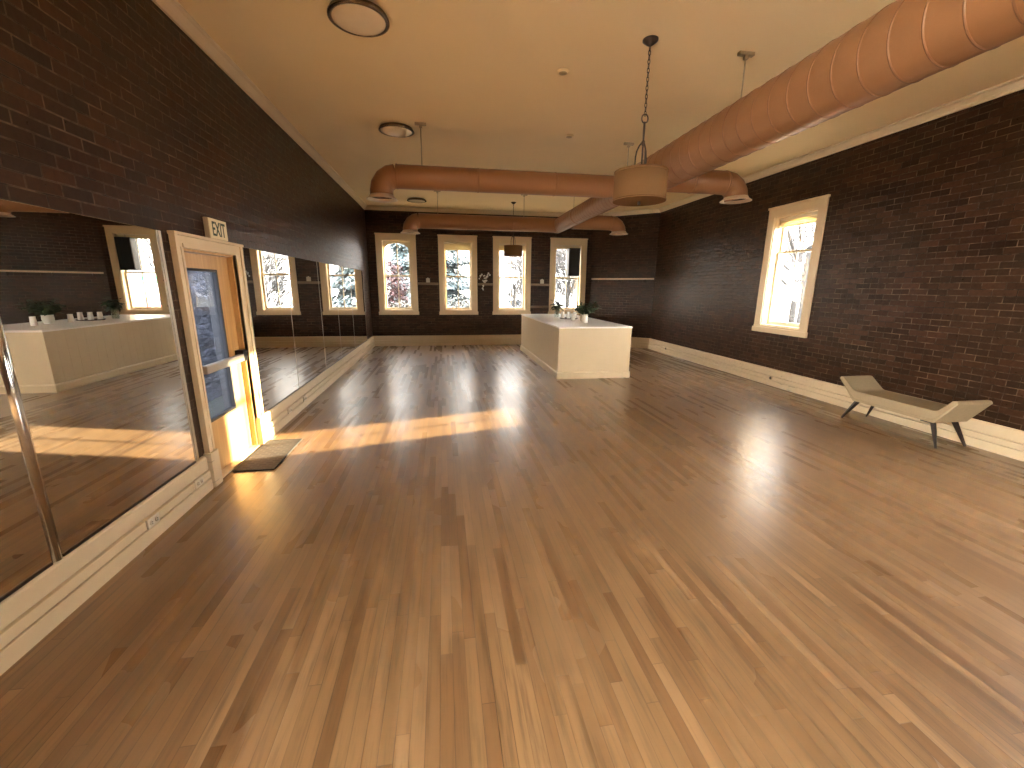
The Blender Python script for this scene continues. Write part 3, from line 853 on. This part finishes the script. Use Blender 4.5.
def branch(y, zc, r, s, xend, zout, label=None):
    """s=-1 left, +1 right; straight run, mitred elbow downwards, flared outlet"""
    er = .20
    xs = DX + s * .10
    xe = xend - s * er
    bm = B(); tube(bm, [(xs, y, zc), (xe, y, zc)], r, 40, caps=False)
    n = max(2, int(abs(xe - xs) / .9))
    for k in range(1, n + 1):
        xx = xs + (xe - xs) * k / n - s * .01
        lathe(bm, [(r, xx - .012), (r + .005, xx - .006), (r + .005, xx + .006), (r, xx + .012)], (0, y, zc), 40, 'X')
    br = obj('branch_duct', bm, 'copper', ad)
    bm = B()
    pts = []
    for k in range(5):
        a = PI / 2 * k / 4
        pts.append((xe + s * er * math.sin(a), y, zc - er + er * math.cos(a)))
    pts.append((xend, y, zout + .055))
    tube(bm, pts, r * 1.005, 40, caps=False, smooth=False)
    obj('elbow', bm, 'copper', ad)
    bm = B(); lathe(bm, [(r, zout + .06), (r + .012, zout + .035), (r + .050, zout + .008), (r + .056, zout), (r + .048, zout - .002), (r - .004, zout + .030), (r - .006, zout + .06)], (xend, y, 0), 40)
    fl = obj('outlet_flange', bm, 'flange', ad)
    bm = B()
    lathe(bm, [(r - .012, zout + .040), (r - .020, zout + .030), (r - .055, zout + .030), (r - .055, zout + .040)], (xend, y, 0), 32)
    lathe(bm, [(r * .5, zout + .040), (r * .5, zout + .030), (r * .25, zout + .030), (r * .25, zout + .040)], (xend, y, 0), 32)
    lathe(bm, [(r - .001, zout + .058), (r - .001, zout + .052), (0, zout + .052)], (xend, y, 0), 32)
    obj('diffuser_rings', bm, 'void', fl)
branch(6.30, 3.140, .152, -1, -.775, 2.842)
branch(5.72, 3.130, .150, +1, 4.085, 2.900)
branch(10.30, 3.150, .163, -1, -.690, 2.878)
branch(9.62, 3.140, .155, +1, 4.020, 2.905)
def hanger(x, y, ztop_of_duct):
    bm = B(); tube(bm, [(x, y, ztop_of_duct), (x, y, H - .02)], .006, 8); hr = obj('hanger_rod', bm, 'galv', ad)
    bm = B(); box(bm, x - .075, x + .075, y - .022, y + .022, H - .030, H, .004); box(bm, x - .018, x + .018, y - .018, y + .018, H - .06, H - .03, .003); obj('ceiling_bracket', bm, 'galv', hr)
for x, y, zt_ in ((DX, 4.02, DZ + DR - .01), (DX, 6.53, DZ + DR - .01), (DX, 1.2, DZ + DR - .01), (DX, 9.2, DZ + .155), (-.23, 6.30, 3.285), (-.06, 10.30, 3.305), (1.93, 10.30, 3.305), (3.6, 9.62, 3.29), (3.65, 5.72, 3.275)):
    hanger(x, y, zt_)

# ------------------------------------------------------------------ pendants
def pendant(x, y, label):
    r = thing('pendant_lamp', (x, y, H), label, 'lamp', 'drum pendant lamps')
    bm = B(); lathe(bm, [(0, H), (.066, H), (.066, H - .012), (.030, H - .040), (.012, H - .050), (0, H - .050)], (x, y, 0), 28); obj('ceiling_canopy', bm, 'bronze', r)
    bm = B()
    zz = H - .045; k = 0
    while zz > 3.235:                     # chain of oval links
        a = 0 if k % 2 else PI / 2
        pts = [(x + .010 * math.cos(t) * math.cos(a), y + .010 * math.cos(t) * math.sin(a), zz - .022 + .022 * math.sin(t)) for t in [2 * PI * q / 10 for q in range(11)]]
        tube(bm, pts, .0035, 5, caps=False); zz -= .034; k += 1
    obj('chain', bm, 'bronze', r)
    bm = B()
    pts = [(x + .030 * math.cos(t), y, 3.195 + .036 * math.sin(t)) for t in [2 * PI * q / 20 for q in range(21)]]
    tube(bm, pts, .006, 6, caps=False); obj('ring', bm, 'bronze', r)
    bm = B(); lathe(bm, [(0, 3.170), (.010, 3.168), (.010, 3.10), (.008, 3.02), (.016, 3.005), (.016, 2.985), (.008, 2.970), (.008, 2.53), (0, 2.53)], (x, y, 0), 14); obj('stem', bm, 'bronze', r)
    for q in range(3):
        a = 2 * PI * q / 3 + .5
        bm = B()
        pts = []
        for rr, z in ((.010, 3.00), (.032, 2.975), (.052, 2.93), (.060, 2.88), (.060, 2.79), (.060, 2.74)):
            pts.append((x + rr * math.cos(a), y + rr * math.sin(a), z))
        tube(bm, pts, .007, 7); obj('arm', bm, 'bronze', r)
    bm = B(); lathe(bm, [(.232, 2.755), (.236, 2.757), (.240, 2.755), (.240, 2.500), (.236, 2.496), (.232, 2.500), (.232, 2.755)], (x, y, 0), 56); s = obj('lamp_shade', bm, 'linen', r)
    bm = B()
    for z0_, z1_ in ((2.738, 2.757), (2.496, 2.512)): lathe(bm, [(.2395, z0_), (.2420, z0_), (.2420, z1_), (.2395, z1_)], (x, y, 0), 56)
    obj('trim_band', bm, 'linen', s)
    bm = B(); lathe(bm, [(0, 2.516), (.230, 2.516), (.230, 2.509), (0, 2.506)], (x, y, 0), 48); obj('diffuser', bm, 'opal', r)
    bm = B(); lathe(bm, [(0, 2.510), (.022, 2.508), (.022, 2.500), (.010, 2.492), (.016, 2.480), (.010, 2.466), (0, 2.462)], (x, y, 0), 18); obj('finial', bm, 'bronze', r)
    return r
p1 = pendant(1.846, 3.986, 'near drum pendant hanging in front of the copper duct')
p2 = copy_tree(p1); p2.location = (1.845, 11.30, H); p2['label'] = 'far drum pendant hanging before the third back window'

# ------------------------------------------------------------------ flush ceiling lights, detectors
def flush(x, y, label):
    r = thing('ceiling_light', (x, y, H), label, 'ceiling light', 'flush ceiling lights')
    bm = B(); lathe(bm, [(0, H), (.205, H), (.222, H - .010), (.222, H - .028), (.236, H - .034), (.236, H - .046), (.218, H - .052), (.204, H - .048), (.204, H - .03)], (x, y, 0), 48); obj('metal_rim', bm, 'rim', r)
    bm = B(); lathe(bm, [(.206, H - .042), (.202, H - .052), (.170, H - .066), (.110, H - .076), (.05, H - .080), (0, H - .081)], (x, y, 0), 48); obj('glass_bowl', bm, 'opal_gloss', r)
    return r
f1 = flush(-.600, 4.06, 'large round flush ceiling light nearest the viewer at the top edge')
f2 = copy_tree(f1); f2.location = (-.565, 6.55, H); f2['label'] = 'round flush ceiling light just in front of the first duct branch'
f3 = copy_tree(f1); f3.location = (-.575, 11.40, H); f3['label'] = 'small looking far round ceiling light seen between the two duct branches'
def detector(x, y, label, kind):
    r = thing('fire_sprinkler' if kind else 'smoke_detector', (x, y, H), label, 'sprinkler' if kind else 'smoke detector')
    bm = B(); lathe(bm, [(0, H), (.062, H), (.062, H - .006), (.056, H - .016), (.030, H - .020), (0, H - .020)], (x, y, 0), 28); obj('base', bm, 'ceiling', r)
    bm = B(); lathe(bm, [(.040, H - .018), (.040, H - .022), (.034, H - .025), (0, H - .026)], (x, y, 0), 24); obj('cap', bm, 'signbody', r)
detector(1.248, 4.648, 'small round tan detector on the ceiling between the near lights', 0)
detector(1.837, 6.40, 'small round tan detector on the ceiling just before the first duct branch', 0)

# ------------------------------------------------------------------ ledges on the back wall, and what they carry
def wshelf(x0, x1, z, mat, label, depth=.07, th=.035):
    r = thing('wall_shelf', ((x0 + x1) / 2, D, z), label, 'shelf', 'narrow ledges between the back windows')
    bm = B(); box(bm, x0, x1, D - depth, D, z - th, z, .004); obj('board', bm, mat, r)
    bm = B(); prism(bm, [(D, z - th), (D - depth * .6, z - th), (D - .012, z - th - .035), (D, z - th - .035)], x0, x1, 'X'); obj('cove', bm, mat, r)
    return r
LG = 1.815
wshelf(-.690, -.112, LG, 'ledge', 'narrow brown ledge between the first and second back windows')
wshelf(1.020, 1.452, LG, 'ledge', 'narrow brown ledge between the second and third back windows')
wshelf(2.603, 3.150, LG, 'ledge', 'upper narrow brown ledge between the third and fourth back windows')
wshelf(2.603, 3.150, 1.165, 'ledge', 'lower narrow brown ledge between the third and fourth back windows')
def votive(x, label):
    r = thing('votive_holder', (x, D - .036, LG), label, 'ornament', 'small pale ornaments on the ledges')
    bm = B(); box(bm, x - .052, x + .052, D - .066, D - .008, LG, LG + .115, .008); obj('holder', bm, 'pot', r)
    bm = B(); lathe(bm, [(0, LG + .114), (.018, LG + .114), (.018, LG + .128), (0, LG + .132)], (x, D - .037, 0), 14); obj('candle', bm, 'cup', r)
votive(-.405, 'small pale square ornament on the ledge right of the first back window')
votive(2.93, 'small pale square ornament on the upper ledge left of the fourth back window')
oc_ = thing('trailing_orchid', (1.22, D - .036, LG), 'white flowering trailing plant on the ledge between second and third windows', 'plant')  # pot stands on the ledge, one spray trails below it
bm = B(); lathe(bm, [(0, LG), (.028, LG), (.034, LG + .07), (.030, LG + .07), (0, LG + .06)], (1.22, D - .036, 0), 16); obj('pot', bm, 'pot', oc_)
rnd = random.Random(2)
bs, bl, bg = B(), B(), B()
sprays = [[(0, .06), (-.05, .20), (-.10, .25), (-.17, .20), (-.19, .12)], [(0, .06), (.02, .18), (.07, .26), (.12, .24)],
          [(0, .06), (-.03, .12), (-.07, .05), (-.09, -.08), (-.08, -.19)]]
for sp0 in sprays:
    P3 = [Vector((1.25 + a, D - .045 - .007 * k, LG + b)) for k, (a, b) in enumerate(sp0)]
    tube(bs, P3, .0035, 5)
    for k in range(1, len(P3)):
        for t in (0.15, .6, 1.0):
            if rnd.random() < .15: continue
            c = P3[k - 1].lerp(P3[k], t) + Vector((rnd.uniform(-.02, .02), -.01, rnd.uniform(-.02, .02)))
            sz = rnd.uniform(.022, .034); a0 = rnd.random() * 6
            for e in range(5):
                a = 2 * PI * e / 5 + a0
                leaf_at(bl, c, Vector((math.cos(a), -.4, math.sin(a))), Vector((0, -1, 0)), sz, sz * .8, .05)
for k in range(7): leaf_at(bg, Vector((1.22, D - .04, LG + .06)), Vector((math.cos(k), -.12, .5 + .3 * math.sin(k * 2))), Vector((0, 0, 1)), .13, .04, .5)
obj('stems', bs, 'stem', oc_); obj('blossoms', bl, 'orchid', oc_); obj('leaves', bg, 'plant', oc_)
# shelf on the angled wall
dv = Vector((XR - BENDX, BENDY - D, 0)); Lw = dv.length; dv.normalize(); nv = Vector((*an, 0)).normalized()
sh = thing('wall_shelf', (BENDX + dv.x * Lw / 2, D + dv.y * Lw / 2, 1.985), 'long thin pale shelf on the angled brick wall at the back right', 'shelf')
sh.rotation_euler = (0, 0, math.atan2(dv.y, dv.x))
bm = B(); box(bm, -Lw / 2 + .07, Lw / 2 - .02, -.11, -.0, -.040, 0, .004); o = obj('board', bm, 'shelfwood'); o.parent = sh
for xx in (-.7, 0, .7):
    bm = B(); prism(bm, [(-.0, -.038), (-.09, -.038), (-.0, -.12)], xx - .012, xx + .012, 'X'); o = obj('bracket', bm, 'brick'); o.parent = sh

# black box in the fourth back window
sp = thing('wall_speaker', (3.865, D, 2.50), 'black upright box hung before the upper right pane of the rightmost back window', 'speaker')
bm = B(); box(bm, 3.705, 4.055, D - .12, D + .105, 2.045, 2.845, .010); obj('cabinet', bm, 'black', sp)
bm = B(); box(bm, 3.716, 4.044, D - .130, D - .119, 2.056, 2.834, .004); obj('grille', bm, 'speaker', sp)
bm = B(); tube(bm, [(3.88, D + .0, 2.84), (3.88, D + .0, 2.925)], .014, 10); box(bm, 3.80, 3.96, D - .03, D + .03, 2.921, 2.934, .003); obj('mount', bm, 'alu', sp)

# ------------------------------------------------------------------ outside
GZ = -.55
bm = B(); box(bm, -60, 80, -40, 90, GZ - .3, GZ)
# keep the ground out of the room footprint: it lies below the floor slab
struct('ground_outside', bm, 'grass', 'pale winter ground outside the windows', 'ground')
bm = B(); box(bm, -40, 60, 28.6, 35.0, GZ, GZ + .02)
struct('road_outside', bm, 'asphalt', 'street beyond the back windows', 'road')
bm = B(); box(bm, 14.0, 20.0, -30, 23.8, GZ, GZ + .02)
struct('road_outside_side', bm, 'asphalt', 'street beyond the right window', 'road')
bm = B(); box(bm, -14, XL - WT - .02, -14, -.2, GZ, GZ + .03)  # out-of-view slab added to bounce sky light up to the ceiling
struct('bounce_paving_outside', bm, 'concrete', 'unseen pale paving added outside on the left to bounce light indoors', 'paving')
# stone wall beyond the glazed door
bm = B(); box(bm, -5.2, -4.6, 0, 16, GZ, 6.5)
struct('stone_wall_outside', bm, 'stone', 'rubble stone wall seen through the door glass', 'wall')

def limb(bm, p, d, ln, r, depth, rnd, nb=3):
    d = d.normalized()
    q = p + d * ln * .5 + Vector((rnd.uniform(-1, 1), rnd.uniform(-1, 1), rnd.uniform(-.3, 1))) * ln * .05
    e = p + d * ln
    tube(bm, [p, q, e], [r, r * .8, r * .55], 5 if depth < 2 else 4, caps=False)
    if depth >= 4: return
    for k in range(nb):
        t = rnd.uniform(.45, 1.0) if k else 1.0
        s = p.lerp(e, t)
        nd = (d + Vector((rnd.uniform(-1, 1), rnd.uniform(-1, 1), rnd.uniform(-.35, .75))) * .85)
        limb(bm, s, nd, ln * rnd.uniform(.58, .78), r * .52, depth + 1, rnd, nb)

def bare_tree(loc, h, label, seed, r=.11):
    rnd = random.Random(seed)
    t = thing('bare_tree', loc, label, 'tree', 'leafless trees outside the windows')
    bm = B(); p = Vector(loc)
    tube(bm, [p, p + Vector((.05, 0, h * .22)), p + Vector((.02, .05, h * .42))], [r * 1.25, r, r * .85], 8, caps=False); obj('trunk', bm, 'bark', t)
    bm = B()
    for k in range(5):
        a = 2 * PI * k / 5 + rnd.random()
        limb(bm, p + Vector((.02, .05, h * (.26 + .03 * k))), Vector((math.cos(a), math.sin(a), rnd.uniform(1.0, 1.9))), h * .22, r * .5, 1, rnd)
    obj('branches', bm, 'bark', t)
    return t

def leafy(loc, h, w, mat, name, label, seed, shape='round', n=2600, size=.16, cat='tree'):
    rnd = random.Random(seed)
    t = thing(name, loc, label, cat)
    p = Vector(loc)
    bm = B(); tube(bm, [p, p + Vector((0, 0, h * .5)), p + Vector((0, 0, h * .92))], [w * .05, w * .035, w * .01], 8); obj('trunk', bm, 'bark', t)
    bm = B()
    for k in range(n):
        if shape == 'cone':
            u = rnd.random() ** 1.6; z = h * (.08 + .92 * u)
            lay = .75 + .25 * math.cos(u * 46)
            rad = w / 2 * (1 - u) * lay * math.sqrt(rnd.uniform(.25, 1))
            a = rnd.uniform(0, 2 * PI)
            c = p + Vector((rad * math.cos(a), rad * math.sin(a), z - rad * .25))
            d = Vector((math.cos(a), math.sin(a), -.35))
        else:
            while True:
                v = Vector((rnd.uniform(-1, 1), rnd.uniform(-1, 1), rnd.uniform(-1, 1)))
                if v.length < 1: break
            lump = 1 + .18 * math.sin(v.x * 7 + seed) * math.cos(v.z * 6)
            c = p + Vector((v.x * w / 2 * lump, v.y * w / 2 * lump, h * .56 + v.z * h * .44))
            d = Vector((rnd.uniform(-1, 1), rnd.uniform(-1, 1), rnd.uniform(-.6, .6)))
        leaf_at(bm, c, d, Vector((rnd.uniform(-.4, .4), rnd.uniform(-.4, .4), 1)), size * rnd.uniform(.7, 1.4), size * .55, .2)
    obj('foliage', bm, mat, t)
    return t
leafy((-.25, 22.0, GZ), 8.6, 5.6, 'spruce', 'spruce_tree', 'blue green spruce tree outside behind the second back window', 4, 'cone', 16000, .20)
leafy((-2.05, 18.2, GZ), 3.3, 1.35, 'red', 'maple_tree', 'red leaved small tree outside the leftmost back window', 5, 'round', 2200, .14)
leafy((-1.45, 15.6, GZ), 1.8, 1.5, 'gold', 'shrub', 'straw coloured shrub outside below the leftmost back window', 6, 'round', 1500, .13, 'shrub')
leafy((.55, 16.2, GZ), 1.9, 1.9, 'gold', 'shrub', 'straw coloured shrub outside below the second back window', 8, 'round', 1500, .13, 'shrub')
leafy((-2.3, 27.0, GZ), 8.4, 3.0, 'spruce', 'spruce_tree', 'second spruce tree outside behind the right half of the leftmost back window', 31, 'cone', 8000, .24)
bare_tree((4.2, 37.0, GZ), 9, 'thin leafless tree outside the third back window', 11, .09)
bare_tree((6.9, 19.5, GZ), 7.0, 'leafless tree outside the rightmost back window', 13, .10)
bare_tree((15.2, 37.2, GZ), 9.0, 'leafless tree across the street behind the one outside the rightmost back window', 14, .08)
bare_tree((11.0, 11.6, GZ), 8.0, 'leafless tree outside the right wall window', 17, .12)
bare_tree((14.9, 18.3, GZ), 6.0, 'second leafless tree outside the right wall window', 23, .09)
bare_tree((2.75, 16.6, GZ), 4.6, 'small leafless tree close outside the third back window', 29, .06)

def twiggy(loc, h, w, label, seed, n=5200):
    rnd = random.Random(seed)
    t = thing('bare_tree', loc, label, 'tree', 'leafless trees outside the windows')
    p = Vector(loc)
    bm = B(); tube(bm, [p, p + Vector((.05, .03, h * .4)), p + Vector((-.04, .02, h * .85))], [w * .045, w * .032, w * .010], 8); obj('trunk', bm, 'bark', t)
    bm = B()
    for k in range(9):
        a = 2 * PI * k / 9 + rnd.random()
        s0 = p + Vector((0, 0, h * rnd.uniform(.22, .6)))
        tube(bm, [s0, s0 + Vector((math.cos(a) * w * .2, math.sin(a) * w * .2, h * .12)), s0 + Vector((math.cos(a) * w * .38, math.sin(a) * w * .38, h * .32))], [w * .018, w * .012, w * .005], 5)
    obj('branches', bm, 'bark', t)
    bm = B()
    for k in range(n):
        while True:
            v = Vector((rnd.uniform(-1, 1), rnd.uniform(-1, 1), rnd.uniform(-1, 1)))
            if .2 < v.length < 1: break
        c = p + Vector((v.x * w / 2, v.y * w / 2, h * .58 + v.z * h * .42))
        d = Vector((v.x + rnd.uniform(-.5, .5), v.y + rnd.uniform(-.5, .5), .7 + rnd.uniform(-.4, .4)))
        leaf_at(bm, c, d, Vector((rnd.uniform(-1, 1), rnd.uniform(-1, 1), .2)), .55 * rnd.uniform(.6, 1.4), .030, .1)
    obj('twigs', bm, 'bark', t)
    return t
twiggy((7.55, 25.4, GZ), 6.2, 3.0, 'hazy leafless tree with fine twigs outside the rightmost back window', 41)
twiggy((4.45, 22.2, GZ), 4.0, 1.9, 'hazy low leafless tree with fine twigs outside the third back window', 43, 1800)
twiggy((22.6, 24.6, GZ), 8.0, 5.4, 'hazy leafless tree with fine twigs across the side street', 47)

def car(loc, rot, paint, label):
    r = thing('parked_car', loc, label, 'car', 'cars parked on the street outside')
    r.rotation_euler = (0, 0, rot)
    def P(name, bm, m):
        o = obj(name, bm, m); o.parent = r; return o
    bm = B(); prism(bm, [(-2.15, .28), (2.15, .28), (2.2, .55), (2.1, .80), (1.15, .92), (.55, 1.40), (-1.15, 1.42), (-1.75, .98), (-2.15, .92), (-2.22, .55)], -.85, .85, 'Y', bev=.05); body = P('body', bm, paint)
    for sgn in (-1, 1):
        bm = B(); prism(bm, [(1.02, .93), (.50, 1.33), (-1.08, 1.35), (-1.55, .98)], sgn * .852, sgn * .862, 'Y'); o = obj('side_window', bm, 'carglass'); o.parent = body
    for x in (-1.35, 1.35):
        for y in (-.80, .80):
            bm = B(); lathe(bm, [(0, y - .1), (.25, y - .1), (.32, y - .08), (.32, y + .08), (.25, y + .1), (0, y + .1)], (x, 0, .32), 24, 'Y'); w = P('wheel', bm, 'tyre')
            bm = B(); s = 1 if y > 0 else -1; lathe(bm, [(0, y + s * .102), (.18, y + s * .102), (.18, y + s * .115), (0, y + s * .120)], (x, 0, .32), 16, 'Y'); o = obj('hubcap', bm, 'alu'); o.parent = w
    return r
car((14.4, 30.6, GZ + .02), 0.0, 'carred', 'red car parked on the street, seen in the near mirror')
car((15.6, 13.2, GZ + .02), PI / 2, 'carwhite', 'pale car parked outside the right wall window')
car((5.1, 30.4, GZ + .02), 0.0, 'carwhite', 'pale car parked outside beyond the third back window')
ss = thing('street_sign', (10.6, 24.3, GZ), 'small green street sign on a pole outside, seen in the near mirror', 'street sign')
bm = B(); tube(bm, [(10.6, 24.3, GZ), (10.6, 24.3, 2.15)], .035, 10); obj('post', bm, 'pole', ss)
bm = B(); box(bm, 10.1, 11.1, 24.28, 24.32, 1.72, 2.08, .01); obj('blade', bm, 'signgreen', ss)
up_ = thing('utility_pole', (2.6, 25.6, GZ), 'grey utility pole outside, seen in the far mirrors', 'pole')
bm = B(); tube(bm, [(2.6, 25.6, GZ), (2.6, 25.6, 8.2)], [.16, .12], 14); obj('pole_shaft', bm, 'pole', up_)
bm = B(); box(bm, 1.6, 3.6, 25.54, 25.66, 7.4, 7.55, .01); obj('crossarm', bm, 'pole', up_)
hs = thing('house', (10.0, 47.0, GZ), 'pale house far across the street', 'house')
bm = B(); box(bm, 4, 16, 44, 50, GZ, 4.2); obj('walls', bm, 'siding', hs)
bm = B(); prism(bm, [(3.5, 4.2), (16.5, 4.2), (10, 7.4)], 43.5, 50.5, 'Y'); obj('roof', bm, 'roof', hs)
for x in (5.5, 8.5, 11.5, 14.0):
    bm = B(); box(bm, x - .5, x + .5, 43.94, 44.01, 1.2, 2.8); obj('window', bm, 'carglass', hs)

# ------------------------------------------------------------------ light
w = bpy.data.worlds.new('sky'); scn.world = w; w.use_nodes = True
nt = w.node_tree; bg_ = nt.nodes['Background']
tc = N(nt, 'ShaderNodeTexCoord'); sp_ = N(nt, 'ShaderNodeSeparateXYZ'); L(nt, tc.outputs['Generated'], sp_.inputs[0])
L(nt, ramp(nt, sp_.outputs[2], [(0, (1.0, .94, .85)), (.3, (1.0, .96, .90)), (1, (.86, .90, .95))]), bg_.inputs['Color'])
# sky strength raised left and rear to light the room, lowered ahead
dn = N(nt, 'ShaderNodeVectorMath', operation='DOT_PRODUCT'); L(nt, tc.outputs['Generated'], dn.inputs[0]); dn.inputs[1].default_value = (-.40, -.92, 0)
st_ = N(nt, 'ShaderNodeMapRange'); L(nt, dn.outputs['Value'], st_.inputs['Value'])
st_.inputs['From Min'].default_value = -.62; st_.inputs['From Max'].default_value = .35
st_.inputs['To Min'].default_value = 2.9; st_.inputs['To Max'].default_value = 25.0
L(nt, st_.outputs[0], bg_.inputs['Strength'])

sd = bpy.data.lights.new('sun', 'SUN'); so = bpy.data.objects.new('sun', sd); COL.objects.link(so)
so.rotation_euler = Vector((-1, -.252, -.224)).to_track_quat('-Z', 'Y').to_euler()
sd.energy = 20.0; sd.color = (1.0, .83, .53); sd.angle = math.radians(.6)

# ------------------------------------------------------------------ camera
cd = bpy.data.cameras.new('camera'); cam = bpy.data.objects.new('camera', cd); COL.objects.link(cam)
F, PIT, YAW, ROL = 419.166, .2267, .16199, .00885
cy, sy, cp, spp = math.cos(YAW), math.sin(YAW), math.cos(PIT), math.sin(PIT)
fw = Vector((sy * cp, cy * cp, -spp)); rt = Vector((cy, -sy, 0)); upv = rt.cross(fw)
r2 = rt * math.cos(ROL) + upv * math.sin(ROL); u2 = -rt * math.sin(ROL) + upv * math.cos(ROL)
mw = Matrix((( r2.x, u2.x, -fw.x, 0), (r2.y, u2.y, -fw.y, 0), (r2.z, u2.z, -fw.z, 1.7), (0, 0, 0, 1)))
cam.matrix_world = mw
cd.sensor_width = 36.0; cd.sensor_fit = 'HORIZONTAL'; cd.lens = F * 36 / 1024; cd.clip_start = .05; cd.clip_end = 300
scn.camera = cam

scn.view_settings.view_transform = 'Standard'; scn.view_settings.look = 'None'
scn.view_settings.gamma = 1.0; scn.view_settings.use_curve_mapping = False
scn.view_settings.exposure = 1.87
cy_ = scn.cycles
cy_.max_bounces = 14; cy_.diffuse_bounces = 8; cy_.glossy_bounces = 8; cy_.transparent_max_bounces = 16
cy_.sample_clamp_indirect = 6.0
cy_.use_denoising = True
